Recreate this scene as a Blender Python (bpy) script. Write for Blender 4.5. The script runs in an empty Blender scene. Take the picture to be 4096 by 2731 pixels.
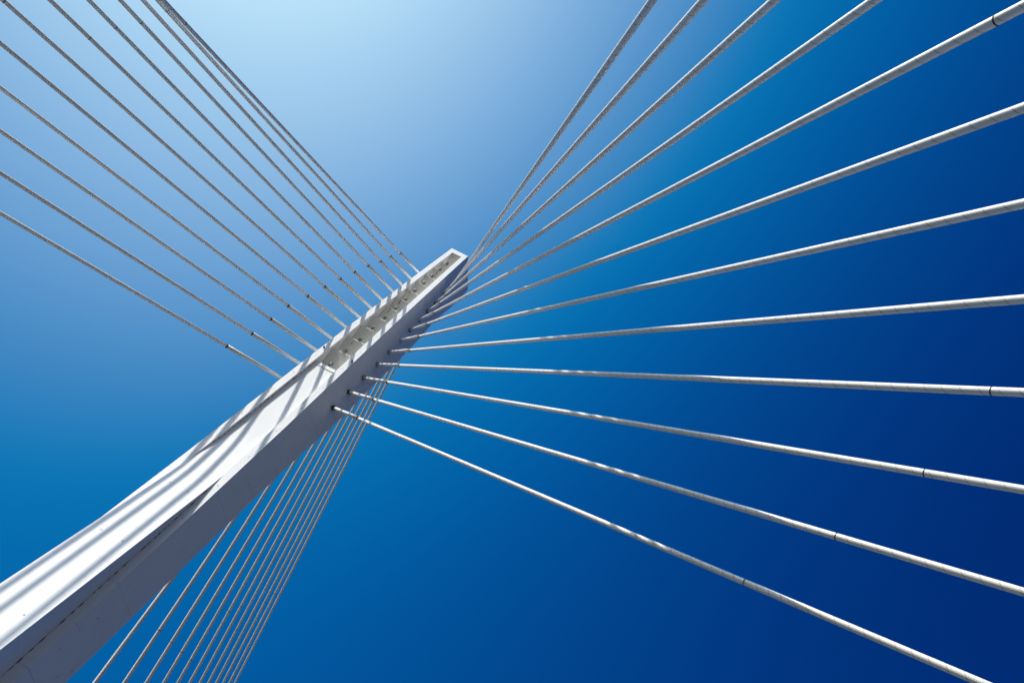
import bpy, math, random
from mathutils import Vector, Matrix
S = bpy.context.scene
COL = S.collection
random.seed(7)

# ------------------------------------------------------------ camera
CAM = [[0.890956, -0.42852, 0.15023], [0.448243, 0.882879, -0.140009], [-0.072638, 0.192081, 0.978687]]                      # rows: right, down, forward
CPOS = (10.727, -8.497, 1.801)
cd = bpy.data.cameras.new('camera')
cam = bpy.data.objects.new('camera', cd)
COL.objects.link(cam)
r_, d_, f_ = CAM
cam.matrix_world = Matrix(((r_[0], -d_[0], -f_[0], CPOS[0]),
                           (r_[1], -d_[1], -f_[1], CPOS[1]),
                           (r_[2], -d_[2], -f_[2], CPOS[2]), (0, 0, 0, 1)))
cd.lens = 24.0
cd.sensor_width = 36.0
cd.clip_start = 0.1
cd.clip_end = 3000.0
S.camera = cam

# ------------------------------------------------------------ sun, sky, exposure
SUN = Vector((-0.625, -0.61, 0.487)).normalized()
w = bpy.data.worlds.new('World')
S.world = w
w.use_nodes = True
nt = w.node_tree
nt.nodes.clear()
sky = nt.nodes.new('ShaderNodeTexSky')
sky.sky_type = 'NISHITA'
sky.sun_disc = False
sky.sun_elevation = math.asin(SUN.z)
sky.sun_rotation = math.atan2(SUN.x, SUN.y)
sky.altitude = 50
sky.air_density = 1.0
sky.dust_density = 0.6
sky.ozone_density = 4.0
bg = nt.nodes.new('ShaderNodeBackground')
bg.inputs['Strength'].default_value = 0.10
wo = nt.nodes.new('ShaderNodeOutputWorld')
# The photograph was taken through a polarising filter on high-contrast film: grade the
# physical sky (contrast per channel, darker away from the sun's side), as a function of sky direction only.
EXPO = 0.6
def wmath(op, a, b=0.0, c=0.0):
    m = nt.nodes.new('ShaderNodeMath'); m.operation = op
    for i, v in enumerate((a, b, c)):
        if hasattr(v, 'links'): nt.links.new(v, m.inputs[i])
        else: m.inputs[i].default_value = v
    return m.outputs[0]
tc = nt.nodes.new('ShaderNodeTexCoord')
sp = nt.nodes.new('ShaderNodeSeparateColor')
nt.links.new(sky.outputs[0], sp.inputs[0])
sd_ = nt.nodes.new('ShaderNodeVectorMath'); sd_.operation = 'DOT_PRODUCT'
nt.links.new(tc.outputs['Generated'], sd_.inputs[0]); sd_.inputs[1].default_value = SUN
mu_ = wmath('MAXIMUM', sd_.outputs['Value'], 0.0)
def wdot(k):
    d = nt.nodes.new('ShaderNodeVectorMath'); d.operation = 'DOT_PRODUCT'
    nt.links.new(tc.outputs['Generated'], d.inputs[0]); d.inputs[1].default_value = k
    return d.outputs['Value']
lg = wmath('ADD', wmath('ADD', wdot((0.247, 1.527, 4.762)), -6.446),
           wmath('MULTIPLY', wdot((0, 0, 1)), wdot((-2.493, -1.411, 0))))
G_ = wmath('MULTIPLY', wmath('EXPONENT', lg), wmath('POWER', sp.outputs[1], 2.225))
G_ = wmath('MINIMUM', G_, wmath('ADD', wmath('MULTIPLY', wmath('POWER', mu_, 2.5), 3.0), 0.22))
G_ = wmath('ADD', G_, wmath('MULTIPLY', wmath('POWER', mu_, 24.0), 4.5))      # glow added round the unseen sun to brighten shadowed faces
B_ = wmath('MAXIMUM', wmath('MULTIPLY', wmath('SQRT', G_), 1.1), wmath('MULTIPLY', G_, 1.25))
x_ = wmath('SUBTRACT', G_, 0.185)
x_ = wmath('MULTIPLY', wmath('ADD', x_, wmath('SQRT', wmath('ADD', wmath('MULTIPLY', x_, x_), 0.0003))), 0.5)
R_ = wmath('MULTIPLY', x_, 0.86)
cb = nt.nodes.new('ShaderNodeCombineColor')
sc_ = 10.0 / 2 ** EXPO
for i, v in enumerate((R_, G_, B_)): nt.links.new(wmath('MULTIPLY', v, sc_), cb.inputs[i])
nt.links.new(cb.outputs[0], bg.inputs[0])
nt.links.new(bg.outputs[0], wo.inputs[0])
sl = bpy.data.lights.new('sun', 'SUN')
sl.energy = 3.3
sl.angle = math.radians(0.53)
sl.color = (1.0, 0.955, 0.89)
so = bpy.data.objects.new('sun', sl)
so.rotation_euler = SUN.to_track_quat('Z', 'Y').to_euler()
so.location = SUN * 200
COL.objects.link(so)
S.view_settings.view_transform = 'Standard'
S.view_settings.look = 'None'
S.view_settings.gamma = 1.0
S.cycles.use_adaptive_sampling = False
S.cycles.diffuse_bounces = 6
S.view_settings.exposure = EXPO

# ------------------------------------------------------------ materials
def mat(name):
    m = bpy.data.materials.new(name)
    m.use_nodes = True
    n = m.node_tree.nodes
    n.clear()
    o = n.new('ShaderNodeOutputMaterial')
    b = n.new('ShaderNodeBsdfPrincipled')
    m.node_tree.links.new(b.outputs[0], o.inputs[0])
    return m, m.node_tree, b

class NB:
    """short-hand for chaining nodes"""
    def __init__(s, t): s.t = t
    def n(s, typ, **kw):
        nd = s.t.nodes.new(typ)
        for k, v in kw.items(): setattr(nd, k, v)
        return nd
    def setin(s, sock, v):
        if hasattr(v, 'links'): s.t.links.new(v, sock)
        else: sock.default_value = v
    def math(s, op, a, b=0.0, c=0.0, clamp=False):
        nd = s.n('ShaderNodeMath', operation=op, use_clamp=clamp)
        s.setin(nd.inputs[0], a); s.setin(nd.inputs[1], b); s.setin(nd.inputs[2], c)
        return nd.outputs[0]
    def coord(s): return s.n('ShaderNodeTexCoord').outputs['Object']
    def mapped(s, v, scale):
        nd = s.n('ShaderNodeMapping')
        s.t.links.new(v, nd.inputs[0]); nd.inputs['Scale'].default_value = scale
        return nd.outputs[0]
    def noise(s, v, scale, detail=3.0, rough=0.55):
        nd = s.n('ShaderNodeTexNoise')
        s.t.links.new(v, nd.inputs['Vector'])
        nd.inputs['Scale'].default_value = scale
        nd.inputs['Detail'].default_value = detail
        nd.inputs['Roughness'].default_value = rough
        return nd.outputs[0]
    def ramp(s, v, lo, hi, a=0.0, b=1.0):
        nd = s.n('ShaderNodeMapRange')
        s.t.links.new(v, nd.inputs[0])
        nd.inputs[1].default_value = lo; nd.inputs[2].default_value = hi
        nd.inputs[3].default_value = a; nd.inputs[4].default_value = b
        return nd.outputs[0]
    def mix(s, f, a, b):
        nd = s.n('ShaderNodeMix', data_type='RGBA')
        s.setin(nd.inputs[0], f)
        for k, v in ((6, a), (7, b)):
            if hasattr(v, 'links'): s.t.links.new(v, nd.inputs[k])
            else: nd.inputs[k].default_value = (*v, 1)
        return nd.outputs[2]
    def sep(s, v):
        nd = s.n('ShaderNodeSeparateXYZ'); s.t.links.new(v, nd.inputs[0]); return nd.outputs

def painted(name, base, grime, streak=0.6, seam=True, spot=0.5, joint=0.45):
    m, t, b = mat(name)
    q = NB(t); co = q.coord(); x, y, z = q.sep(co)
    big = q.ramp(q.noise(co, 0.55, 4), 0.35, 0.72)
    c = q.mix(q.math('MULTIPLY', big, 0.22), base, tuple(v * 0.86 for v in base))
    # thin dirt streaks running down
    st = q.ramp(q.noise(q.mapped(co, (7, 7, 0.55)), 1.6, 3, .6), 0.60, 0.80)
    c = q.mix(q.math('MULTIPLY', st, 0.5 * streak), c, grime)
    sp = q.ramp(q.noise(q.mapped(co, (4.5, 4.5, 1.5)), 1.5, 2, .5), 0.735, 0.78)
    c = q.mix(q.math('MULTIPLY', sp, spot), c, tuple(v * 0.25 for v in grime))
    if seam:
        # welded plate joints across the pylon, broken up by noise
        # square to the shaft: z falls as y grows along the leaning axis (object origin is at the pylon foot, y=14)
        zz = q.math('ADD', z, q.math('MULTIPLY', q.math('ADD', y, 14.0), -0.31))
        fr = q.math('FRACT', q.math('DIVIDE', q.math('SUBTRACT', zz, 0.55), 1.755))
        ln = q.math('LESS_THAN', q.math('ABSOLUTE', q.math('SUBTRACT', fr, 0.5)), 0.005)
        br = q.ramp(q.noise(q.mapped(co, (1, 1, .35)), 0.9, 2), 0.42, 0.58)
        c = q.mix(q.math('MULTIPLY', q.math('MULTIPLY', ln, br), joint), c, tuple(v * 0.5 for v in grime))
        fr2 = q.math('FRACT', q.math('DIVIDE', zz, 0.78))
        ln2 = q.math('LESS_THAN', q.math('ABSOLUTE', q.math('SUBTRACT', fr2, 0.5)), 0.012)
        c = q.mix(q.math('MULTIPLY', q.math('MULTIPLY', ln2, br), 0.10), c, grime)
    t.links.new(c, b.inputs['Base Color'])
    t.links.new(q.ramp(big, 0, 1, 0.42, 0.6), b.inputs['Roughness'])
    bp = q.n('ShaderNodeBump'); bp.inputs['Strength'].default_value = 0.12; bp.inputs['Distance'].default_value = 0.02
    t.links.new(q.noise(co, 2.2, 2), bp.inputs['Height']); t.links.new(bp.outputs[0], b.inputs['Normal'])
    return m

M_WHITE = painted('white_paint', (0.80, 0.80, 0.785), (0.30, 0.27, 0.23))
M_PANEL = painted('white_paint_panel', (0.80, 0.80, 0.785), (0.42, 0.39, 0.34), streak=0.3, spot=0.25, joint=0.3)
M_SHELF = painted('weathered_white_paint', (0.80, 0.77, 0.70), (0.32, 0.25, 0.18), streak=0.9, seam=False, spot=0.4)

def simple(name, colr, rough=0.6, metal=0.0, var=0.25, sc=6.0):
    m, t, b = mat(name); q = NB(t); co = q.coord()
    f = q.ramp(q.noise(co, sc, 4), 0.3, 0.7)
    t.links.new(q.mix(f, colr, tuple(v * (1 - var) for v in colr)), b.inputs['Base Color'])
    b.inputs['Roughness'].default_value = rough; b.inputs['Metallic'].default_value = metal
    return m
M_RUBBER = simple('black_rubber', (0.018, 0.016, 0.016), 0.7)
M_RUST = simple('rust', (0.11, 0.055, 0.03), 0.9, 0, .6, 9)
M_RUSTRUN = simple('rust_run', (0.34, 0.17, 0.08), 0.9, 0, .4, 5)
M_STEEL = simple('galvanised_steel', (0.36, 0.40, 0.38), 0.38, 0.55, .45, 3)
M_GROUND = simple('pale_paving', (0.13, 0.125, 0.095), 0.9, 0, .3, 0.5)

def cable_mat(name, base, pitch, amt):
    """painted polyethylene sheath with dirt and painted-in shade along its helical rib; local Z runs along the cable"""
    m, t, b = mat(name); q = NB(t); co = q.coord(); x, y, z = q.sep(co)
    ang = q.math('DIVIDE', q.math('ARCTAN2', y, x), 2 * math.pi)
    fr = q.math('FRACT', q.math('SUBTRACT', q.math('DIVIDE', z, pitch), ang))
    ln = q.ramp(q.math('ABSOLUTE', q.math('SUBTRACT', fr, 0.5)), 0.022, 0.045, 1.0, 0.0)
    dirt = q.ramp(q.noise(q.mapped(co, (14, 14, 0.7)), 1.0, 4), 0.42, 0.75)
    c = q.mix(q.math('MULTIPLY', dirt, 0.30), base, (0.36, 0.32, 0.27))
    c = q.mix(q.math('MULTIPLY', ln, amt), c, (0.10, 0.07, 0.05))  # dark line paints the rib's shade together with its dirt
    t.links.new(c, b.inputs['Base Color'])
    b.inputs['Roughness'].default_value = 0.42
    return m
PITCH = 0.31
M_SHEATH = cable_mat('cable_sheath', (0.76, 0.735, 0.685), PITCH, 0.4)
M_SHEATH_FAR = cable_mat('cable_sheath_far', (0.77, 0.75, 0.705), PITCH * 1.0, 0.10)
M_PIPE = simple('guide_pipe_paint', (0.80, 0.78, 0.735), 0.42, 0, .12, 2)

# ------------------------------------------------------------ helpers
def mesh_obj(name, verts, faces, m, parent=None, smooth=False):
    me = bpy.data.meshes.new(name)
    me.from_pydata([tuple(v) for v in verts], [], faces)
    me.validate(); me.update()
    ob = bpy.data.objects.new(name, me)
    COL.objects.link(ob)
    if m: me.materials.append(m)
    if smooth:
        for p in me.polygons: p.use_smooth = True
    if parent: ob.parent = parent
    return ob
def fix_normals(ob):
    import bmesh
    bm = bmesh.new(); bm.from_mesh(ob.data)
    bmesh.ops.recalc_face_normals(bm, faces=bm.faces)
    bm.to_mesh(ob.data); bm.free()
def tag(o, label=None, cat=None, group=None, kind=None):
    if label: o['label'] = label
    if cat: o['category'] = cat
    if group: o['group'] = group
    if kind: o['kind'] = kind
    return o
def empty(name, loc, rot=None):
    e = bpy.data.objects.new(name, None)
    e.location = loc
    if rot: e.rotation_mode = 'QUATERNION'; e.rotation_quaternion = rot
    e.empty_display_size = 0.5
    COL.objects.link(e)
    return e
def interp(z, xs, ys):
    if z <= xs[0]: i = 0
    elif z >= xs[-1]: i = len(xs) - 2
    else:
        i = max(j for j in range(len(xs) - 1) if xs[j] <= z)
    t = (z - xs[i]) / (xs[i + 1] - xs[i])
    return ys[i] + t * (ys[i + 1] - ys[i])
def lathe(profile, seg=20, cap=True):
    """profile: list of (radius, z) -> verts, faces round local Z"""
    v = []; f = []
    for r, z in profile:
        for k in range(seg):
            a = 2 * math.pi * k / seg
            v.append((r * math.cos(a), r * math.sin(a), z))
    for i in range(len(profile) - 1):
        for k in range(seg):
            a = i * seg + k; b = i * seg + (k + 1) % seg
            f.append((a, b, b + seg, a + seg))
    if cap:
        f.append(tuple(range(seg))[::-1]); n = (len(profile) - 1) * seg
        f.append(tuple(range(n, n + seg)))
    return v, f

# ------------------------------------------------------------ ground (below the camera, lights the undersides)
g = 1500
ground = mesh_obj('ground', [(-g, -g, 0), (g, -g, 0), (g, g, 0), (-g, g, 0)], [(0, 1, 2, 3)], M_GROUND)
tag(ground, kind='structure')

# ------------------------------------------------------------ pylon
TAB = [[5.0, 14.1783, 1.4315, 1.0522, 1.0235, 0.3, 1.506], [8.0, 12.9217, 1.3769, 1.0049, 0.9762, 0.318, 1.482], [11.0, 11.6637, 1.3218, 0.9576, 0.9301, 0.3412, 1.4584], [14.0, 10.4019, 1.2652, 0.91, 0.8872, 0.375, 1.4361], [18.0, 9.1338, 1.2061, 0.8621, 0.8506, 0.42, 1.4163], [22.0, 7.87, 1.1478, 0.8144, 0.8194, 0.5, 1.4007], [26.0, 6.6124, 1.0931, 0.7606, 0.7733, 0.58, 1.3813], [30.0, 5.3171, 1.0459, 0.7067, 0.7298, 0.67, 1.3994], [34.0, 3.9817, 0.9982, 0.6555, 0.6874, 0.7394, 1.5427], [38.0, 2.6615, 0.9466, 0.603, 0.6358, 0.5953, 1.8439], [42.0, 1.377, 0.8944, 0.5468, 0.5753, 0.4512, 2.2754], [46.0, 0.1188, 0.842, 0.4965, 0.5182, 0.3071, 2.81], [50.0, -1.115, 0.7867, 0.4474, 0.4614, 0.163, 3.4157], [54.0, -2.3338, 0.7293, 0.3989, 0.4051, 0.1, 4.06], [58.0, -3.5499, 0.6715, 0.3507, 0.3491, 0.1, 4.7101]]
ZK = [r[0] for r in TAB]
YB = lambda z: interp(z, ZK, [r[1] for r in TAB])
WB = lambda z: interp(z, ZK, [r[2] for r in TAB])
WC = lambda z: interp(z, ZK, [r[4] for r in TAB])
TN = lambda z: interp(z, ZK, [r[5] for r in TAB])
TT = lambda z: interp(z, ZK, [r[6] for r in TAB])
WI0 = lambda z: interp(z, ZK, [r[3] for r in TAB])
def WI(z): return min(WI0(z), WC(z) - 0.012)
CREST = [[0.261, 52.297], [0.255, 50.821], [0.218, 49.232], [0.181, 47.661], [0.216, 46.202], [0.211, 44.679], [0.256, 43.227], [0.234, 41.624], [0.229, 40.093], [0.238, 38.553], [0.249, 37.011], [0.183, 35.391]]
ZTOP, ZIN, DEP = 54.87, 54.2, 1.15
HK = [(0.0, 5.15), (5.0, 4.0), (15.0, 1.637), (25.45, 0.068), (28.2, -0.18), (35.39, -0.20), (60, -0.2)]
HH = lambda z: interp(z, [a for a, b in HK], [b for a, b in HK])

pylon = tag(empty('bridge_pylon', (0, 14, 0)), 'tall white leaning bridge pylon with an open channel of cable anchorages near its tip', 'bridge pylon')
PX = Vector((0, -14, 0))
def pobj(name, verts, faces, m, parent=None, smooth=False):
    """child of the pylon, vertices given in world space"""
    o = mesh_obj(name, verts, faces, m, parent or pylon, smooth)
    o.location = PX if parent is None else (0, 0, 0)
    return o

zs = [0.0, 5, 8, 11, 14, 18, 22, 26, 30, 34, 38, 42, 46, 50, 54.0, ZIN, ZTOP]
V = []; F = []
def chan(z): return min(DEP, max(0.22, TT(z) * 0.62))
for z in zs:
    zf, T, tn = z, TT(z), TN(z)
    if z == 54.0: zf, T, tn = 56.9, 4.55, 0.1
    if z == ZIN: zf, T, tn = 57.6, 4.52, 0.1
    if z == ZTOP: zf, T, tn = 59.28, 4.417, 0.1
    yb, wb, wi = YB(z), WB(z), WI(z)
    dep = chan(z)
    wf = WB(zf) + tn * T; yf = YB(zf) + T
    wfl = WB(zf) + min(tn, 0.1) * T
    V += [(-wb, yb, z), (-wi, yb, z), (-wi, yb + dep, z), (wi, yb + dep, z), (wi, yb, z), (wb, yb, z), (wf, yf, zf), (-wfl, yf, zf)]
n = len(zs)
for i in range(n - 1):
    a, b = i * 8, (i + 1) * 8
    for k in range(8):
        k2 = (k + 1) % 8
        if i == n - 2 and k in (1, 2, 3):
            continue
        F.append((a + k, a + k2, b + k2, b + k))
# closed tip: the channel stops at ZIN, above it the back face runs right across
a, b = (n - 2) * 8, (n - 1) * 8
F.append((a + 1, a + 4, b + 4, b + 1))
# underside of the cap = first soffit, sloping in and down
F.append((0, 7, 6, 5, 4, 3, 2, 1))
F.append((b + 0, b + 1, b + 4, b + 5, b + 6, b + 7))
body = pobj('pylon_body', V, F, M_WHITE)
fix_normals(body)

# raised central panel on the back face, sunk in the channel above z=26.5 and standing proud below
pz = [0, 5, 10, 15, 20, 24.6, 25.2, 25.7, 26.3, 27.6, 28.0, 28.4, 28.9, 32, 35.39]
V = []; F = []
for z in pz:
    h = HH(z)
    if 25.0 < z < 25.9 or 27.8 < z < 28.6:
        h = (HH(z - 0.45) + HH(z + 0.45)) / 2          # soft folds
    yo = YB(z) - h; yi = YB(z) + chan(z) - 0.02; wc = WC(z)
    V += [(-wc, yo, z), (wc, yo, z), (wc, yi, z), (-wc, yi, z)]
for i in range(len(pz) - 1):
    for k in range(4):
        k2 = (k + 1) % 4
        F.append((i * 4 + k, i * 4 + k2, i * 4 + 4 + k2, i * 4 + 4 + k))
F.append((3, 2, 1, 0)); e = (len(pz) - 1) * 4; F.append((e, e + 1, e + 2, e + 3))
panel = pobj('raised_panel', V, F, M_PANEL)
fix_normals(panel)

# ---- stay cable data: (end at the pylon, end at the ground)
R = [[[1.037, 0.032, 52.005], [12.729, -17.823, 0.0]], [[1.063, 0.32, 50.5], [14.024, -18.617, 0.0]], [[1.143, 0.801, 48.932], [15.504, -19.129, 0.0]], [[1.202, 1.22, 47.329], [17.134, -19.359, 0.0]], [[1.264, 1.663, 45.629], [18.925, -19.287, 0.0]], [[1.339, 2.143, 44.016], [20.814, -18.955, 0.0]], [[1.401, 2.598, 42.279], [22.804, -18.378, 0.0]], [[1.472, 3.077, 40.612], [24.928, -17.528, 0.0]], [[1.535, 3.54, 38.878], [27.161, -16.463, 0.0]], [[1.6, 4.016, 37.14], [29.557, -15.085, 0.0]], [[1.655, 4.462, 35.395], [32.109, -13.341, 0.0]], [[1.711, 4.914, 33.652], [34.787, -11.224, 0.0]]]
L = [[[-1.049, 0.077, 51.967], [-12.714, -17.74, 0.0]], [[-1.102, 0.463, 50.417], [-14.004, -18.714, 0.0]], [[-1.155, 0.853, 48.847], [-15.458, -19.317, 0.0]], [[-1.201, 1.226, 47.266], [-17.091, -19.529, 0.0]], [[-1.269, 1.682, 45.628], [-18.863, -19.437, 0.0]], [[-1.322, 2.088, 43.994], [-20.796, -18.963, 0.0]], [[-1.377, 2.51, 42.334], [-22.854, -18.186, 0.0]], [[-1.438, 2.958, 40.642], [-25.006, -17.216, 0.0]], [[-1.501, 3.423, 38.923], [-29.846, -16.534, 0.0]], [[-1.56, 3.875, 37.192], [-29.636, -14.698, 0.0]], [[-1.619, 4.336, 35.438], [-28.544, -12.868, 0.0]], [[-1.675, 4.792, 33.668], [-34.763, -11.639, 0.0]]]
D = [[[0.0, 1.2, 51.841], [0.0, 241.067, 0.0]], [[0.0, 1.611, 50.391], [0.0, 222.145, 0.0]], [[0.0, 2.028, 48.899], [0.0, 200.807, 0.0]], [[0.0, 2.451, 47.372], [0.0, 181.695, 0.0]], [[0.0, 2.88, 45.789], [0.0, 162.559, 0.0]], [[0.0, 3.315, 44.314], [0.0, 141.975, 0.0]], [[0.0, 3.756, 42.764], [0.0, 122.04, 0.0]], [[0.0, 4.203, 41.422], [0.0, 100.644, 0.0]], [[0.0, 4.657, 39.666], [0.0, 84.473, 0.0]], [[0.0, 5.116, 37.845], [0.0, 68.623, 0.0]], [[0.0, 5.582, 35.781], [0.0, 54.535, 0.0]], [[0.0, 6.054, 33.78], [0.0, 40.406, 0.0]]]
SOCK = [(-1.688, 52.465), (-1.246, 51.044), (-0.769, 49.587), (-0.305, 48.1), (0.178, 46.563), (0.709, 45.146),
        (1.212, 43.683), (1.74, 42.36), (2.27, 40.80), (2.797, 39.228), (3.257, 37.481), (3.783, 36.014)]

# ---- stepped anchorage shelves in the channel
E = [Vector((0, YB(ZIN) + 0.0, ZIN))]
for dpt, z in CREST: E.append(Vector((0, YB(z) + dpt, z)))
slope = [-0.58, -0.64, -0.68, -0.70, -0.72, -0.73, -0.75, -0.77, -0.78, -0.79, -0.80, -0.90]
Z = []
for k in range(12):
    a, b = Vector(D[k][0]), Vector(D[k][1])
    u = (b - a).normalized()
    d = Vector((0, 1, slope[k])); rt = Vector((0, -u.z, u.y))        # riser direction (square to the cable), upward
    if rt.z < 0: rt = -rt
    # solve E[k] + s*d = E[k+1] + t*rt
    dy, dz = E[k + 1].y - E[k].y, E[k + 1].z - E[k].z
    det = -d.y * rt.z + rt.y * d.z
    s = (-dy * rt.z + rt.y * dz) / det
    s = max(0.55, min(0.98, s))
    Z.append(E[k] + d * s)
def prism(poly, w0):
    v = []; m = len(poly)
    for sx in (-1, 1):
        for p in poly: v.append((sx * (WI0(p.z) + 0.03 if w0 is None else w0), p.y, p.z))
    f = [tuple(range(m))[::-1], tuple(range(m, 2 * m))] + [(i, (i + 1) % m, m + (i + 1) % m, m + i) for i in range(m)]
    return v, f
for k in range(0, 12):
    # body between riser k-1 and soffit k
    if k == 0:
        top = Vector((0, YB(ZIN) + 0.02, ZIN + 0.3)); poly = [E[0], Z[0], Vector((0, YB(Z[0].z) + 1.3, Z[0].z)), Vector((0, YB(Z[0].z) + 1.3, ZIN + 0.4)), top]
    else:
        bz = Z[k].z; tz = Z[k - 1].z - 0.006
        lip = 0.045                                                   # thickness of the plate edge facing out of the channel
        poly = [E[k], Z[k], Vector((0, YB(bz) + 1.22, bz)), Vector((0, YB(tz) + 1.22, tz)), Z[k - 1] - Vector((0, 0, 0.006)), E[k] + Vector((0, 0.05, lip)), E[k] + Vector((0, -0.01, lip))]
    v, f = prism(poly, None)
    sh = pobj('anchor_shelf', v, f, M_SHELF)
    fix_normals(sh)
# riser behind the lowest socket
poly = [E[12] + Vector((0, 0.06, -0.3)), E[12] + Vector((0, 0.06, -0.01)), Z[11], Vector((0, YB(Z[11].z) + 1.22, Z[11].z - .01)), Vector((0, YB(35) + 1.1, 35.0))]
v, f = prism([p + Vector((0, 0.02, 0)) for p in poly], None)
fix_normals(pobj('anchor_shelf', v, f, M_SHELF))

# ---- cable sockets standing on the risers
prof = [(0.105, -0.75), (0.135, -0.72), (0.135, -0.02), (0.125, 0.0), (0.125, 0.07), (0.112, 0.085), (0.108, 0.0), (0.104, -0.16), (0.05, -0.16), (0.05, -0.1), (0.0, -0.095)]
sv, sf = lathe(prof, 18, False)
sock_me = None
for k in range(12):
    a, b = Vector(D[k][0]), Vector(D[k][1]); u = (b - a).normalized()
    p = Vector((0, SOCK[k][0], SOCK[k][1]))
    if sock_me is None:
        o = mesh_obj('anchor_socket', sv, sf, M_STEEL, pylon, False); sock_me = o.data; fix_normals(o)
    else:
        o = bpy.data.objects.new('anchor_socket', sock_me); COL.objects.link(o); o.parent = pylon
    o.rotation_mode = 'QUATERNION'; o.rotation_quaternion = (-u).to_track_quat('Z', 'Y')
    o.location = p + PX - u * 0.02

# ---- rusty weld lines, rust runs, bolts and filled lifting holes
def dashes(name, pts, m, fill=0.6, r=0.012, lmin=0.05, lmax=0.25, nrm=Vector((0, -1, 0))):
    """one continuous bead whose thickness swells and thins irregularly"""
    st = []
    for a, b in zip(pts[:-1], pts[1:]):
        a, b = Vector(a), Vector(b); ln = (b - a).length; u = (b - a) / ln; s = 0.0
        while s < ln:
            dl = random.uniform(lmin, lmax); rr = r * random.uniform(0.6, 1.5)
            for j, q in ((0, .15), (.15, .8), (.4, 1.1), (.7, .9), (.9, .5), (1, .12)):
                if s + dl * j < ln: st.append((a + u * (s + dl * j), rr * q * random.uniform(.8, 1.15), u))
            s += dl * (1 + (1 - fill) / fill * random.uniform(0.3, 1.7))
    v = []; f = []
    for c, q, u in st:
        sd = u.cross(nrm).normalized(); nn = sd.cross(u); k = len(v)
        v += [c + sd * q, c + nn * q, c - sd * q, c - nn * q]
        if k:
            for j in range(4): f.append((k - 4 + j, k - 4 + (j + 1) % 4, k + (j + 1) % 4, k + j))
    f.append((3, 2, 1, 0)); k = len(v) - 4; f.append((k, k + 1, k + 2, k + 3))
    return pobj(name, v, f, m)
for k in range(0, 12):
    z0, z1 = E[k].z, Z[k].z
    e0 = E[k].lerp(Z[k], 0.04); e1 = Z[k]
    dashes('weld_seam', [(-WI(e0.z) + 0.004, e0.y, e0.z), (-WI(e1.z) + 0.004, e1.y, e1.z)], M_RUST, 0.62 if k > 3 else 0.5, 0.011, .04, .12, Vector((1, 0, 0)))
lz = [35.3 - i * 0.6 for i in range(14)]
dashes('weld_seam', [(-WI(z) + 0.006, YB(z) - HH(z) - 0.004, z) for z in lz], M_RUST, 0.72, 0.018, .08, .35)
rz = [25.3 - i * 1.0 for i in range(25)]
dashes('weld_seam', [(WC(z) + 0.012, YB(z) - 0.006, z) for z in rz], M_RUST, 0.42, 0.014, .06, .3)
for (k, x, ln) in ((1, -0.06, 0.75), (5, -0.17, 0.4), (6, -0.2, 0.35), (9, -0.16, .3), (4, -.2, .15)):
    a = E[k + 1 - 1].lerp(Z[k], 0.02) if False else E[k + 1].lerp(Z[min(k + 1, 11)], 0.01)
    b = E[k + 1].lerp(Z[min(k + 1, 11)], ln)
    dashes('rust_run', [(x, a.y, a.z - .004), (x, b.y, b.z - .004)], M_RUSTRUN, 0.95, 0.022, .1, .3, Vector((0, 0, -1)))
def disc(name, c, r, m, h=0.003, seg=14, nrm=Vector((0, -0.955, -0.3))):
    v, f = lathe([(r, -0.02), (r, h), (r * .8, h + .002)], seg)
    qn = nrm.to_track_quat('Z', 'Y')
    return pobj(name, [Vector(c) + qn @ Vector(p) for p in v], f, m)
bv, bf = lathe([(0.05, -0.02), (0.052, 0.05), (0.035, 0.075), (0.028, 0.12)], 8)
for x, z in ((-0.86, 36.3), (0.87, 36.3)):
    qn = Vector((0.1, -0.955, -0.3)).to_track_quat('Z', 'Y'); c = Vector((x, YB(z), z))
    pobj('rusty_bolt', [c + qn @ Vector(p) for p in bv], bf, M_RUST)
M_PLUG = simple('plug_filler', (0.66, 0.645, 0.61), 0.7, 0, .45, 30)
for i in range(16):
    z = 53.0 - i * 1.95
    for s in (-1, 1):
        if z < 26 and s < 0: continue
        x = s * (WI(z) + (WB(z) - WI(z)) * 0.55)
        disc('lifting_hole_plug', (x, YB(z), z), 0.032, M_PLUG)
for z in (24.6, 21.3, 17.6, 14.0, 10.6):
    for s in (-1, 1):
        disc('lifting_hole_plug', (s * WC(z) * 0.52, YB(z) - HH(z), z), 0.036, M_PLUG, nrm=Vector((0, -0.88, -0.48)))

# ------------------------------------------------------------ stay cables (local -Z runs from the pylon to the ground)
RAD = 0.0775
ORD = ['first', 'second', 'third', 'fourth', 'fifth', 'sixth', 'seventh', 'eighth', 'ninth', 'tenth', 'eleventh', 'twelfth']
ring_v, ring_f = lathe([(RAD * 1.0, -0.022), (RAD + 0.005, -0.02), (RAD + 0.005, 0.0), (RAD * 1.0, 0.002)], 20)
ring_me = None
def rib(length, r, pitch, z0, per=10, rr=0.0045):
    v = []; f = []; nseg = int(length / pitch * per)
    for i in range(nseg + 1):
        z = z0 + i * pitch / per
        a = 2 * math.pi * (z / pitch - 0.5)
        c, s = math.cos(a), math.sin(a)
        v += [(c * (r - .001), s * (r - .001), z - rr), (c * (r + rr), s * (r + rr), z), (c * (r - .001), s * (r - .001), z + rr)]
        if i:
            b = i * 3 - 3
            for k in range(2): f.append((b + k, b + k + 1, b + k + 4, b + k + 3))
    return v, f
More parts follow.
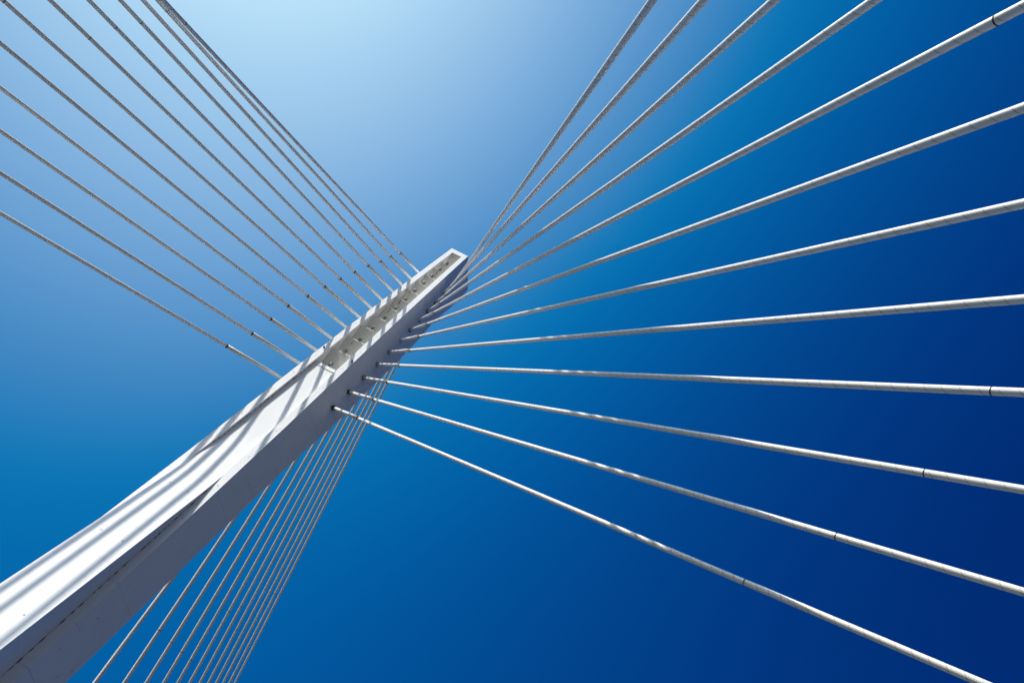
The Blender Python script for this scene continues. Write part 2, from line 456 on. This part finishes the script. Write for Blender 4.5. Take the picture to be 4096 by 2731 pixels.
def cable(A, B, ell, label, group, fan, seams):
    A, B = Vector(A), Vector(B); u = (B - A).normalized()
    if fan == 'L':                                                    # run the cable back along its own line to the side wall
        s = 0.0
        while s < 3.0 and A.x - u.x * s < -(WB(A.z - u.z * s) + 0.1 * (A.y - u.y * s - YB(A.z - u.z * s))): s += 0.01
        A = A - u * s; ell += s; seams = [q + s for q in seams]
    ln = (B - A).length
    root = tag(empty('stay_cable', A, u.to_track_quat('Z', 'Y')), label, 'stay cable', group)
    r = RAD if fan != 'D' else RAD * 1.08
    start = ell if fan != 'D' else -1.0
    # sheath, divided along its length so it stays straight and smooth
    prof = []; z = start - (0.4 if fan != 'D' else 0)
    n = max(8, int((ln - z) / 6))
    for i in range(n + 1): prof.append((r, z + (ln - z) * i / n))
    v, f = lathe(prof, 24)
    if fan == 'R':
        v2, f2 = rib(ln - start - 0.4, r, PITCH, start + 0.1)
        k = len(v); v += v2; f += [tuple(i + k for i in q) for q in f2]
    sh = mesh_obj('sheath', v, f, M_SHEATH if fan == 'R' else M_SHEATH_FAR, root, True)
    if fan != 'D':
        v, f = lathe([(r * 1.17, -0.5), (r * 1.17, ell * .5), (r * 1.17, ell)], 24)
        pipe = mesh_obj('guide_pipe', v, f, M_PIPE, root, True)
        v, f = lathe([(r * 1.10, -0.012), (r * 1.235, -0.012), (r * 1.235, 0.055), (r * 1.02, 0.06)], 24)
        er = mesh_obj('end_ring', v, f, M_RUBBER, pipe); er.location = (0, 0, ell)
        v, f = lathe([(r * 1.62, -0.4), (r * 1.62, 0.13), (r * 1.4, 0.15), (r * 1.2, 0.15)], 26)
        co = mesh_obj('collar', v, f, M_RUBBER, pipe); co.location = (0, 0, 0.0)
    global ring_me
    for s in seams:
        if s > ln - 1: continue
        if ring_me is None:
            o = mesh_obj('joint_ring', ring_v, ring_f, M_RUBBER, root); ring_me = o.data
        else:
            o = bpy.data.objects.new('joint_ring', ring_me); COL.objects.link(o); o.parent = root
        o.location = (0, 0, s)
        if fan == 'D': o.scale = (1.08, 1.08, 1)
    return root
ELL_R = [4.9, 4.17 + .2, 4.64, 4.54, 4.49, 4.32, 4.21, 3.92, 3.65, 3.38, 3.09, 2.73]
ELL_L = [5.28, 5.11, 4.83, 4.73, 4.55, 4.34, 4.15, 3.93, 3.69, 3.41, 3.16, 3.01]
SR = {5: [38.46], 9: [31.85], 10: [29.4], 11: [26.46], 12: [23.27]}
SL = {1: [28.1], 2: [27.3], 4: [24.5], 5: [23.5], 6: [22.4], 7: [23.5]}
SD = {11: [13.0], 10: [15.2], 9: [17.3], 8: [19.4], 7: [17.9], 6: [19.0, 31], 5: [22], 4: [17], 3: [20.4], 2: [23.5], 1: [26]}
for k in range(12):
    base = {0: 'white stay cable of the right fan, topmost, steepest, leaving through the top edge',
            11: 'white stay cable of the right fan, lowest, falling to the bottom right corner'}
    cable(R[k][0], R[k][1], ELL_R[k], base.get(k, 'white stay cable of the right fan, %s counting down from its topmost cable' % ORD[k]),
          'stay cables of the right fan', 'R', SR.get(k + 1, []) )
    base = {0: 'stay cable of the upper left fan joined nearest the pylon tip',
            11: 'stay cable of the upper left fan joined lowest on the pylon, farthest left'}
    cable(L[k][0], L[k][1], ELL_L[k], base.get(k, 'stay cable of the upper left fan, %s counting down from the pylon tip' % ORD[k]),
          'stay cables of the upper left fan', 'L', SL.get(k + 1, []))
    base = {0: 'shaded stay cable of the lower fan behind the pylon, the rightmost of them',
            11: 'shaded stay cable of the lower fan behind the pylon, leftmost and nearest the shaft'}
    cable(D[k][0], D[k][1], 0, base.get(k, 'shaded stay cable of the lower fan behind the pylon, %s from the right' % ORD[k]),
          'stay cables of the lower fan behind the pylon', 'D', SD.get(k + 1, []))
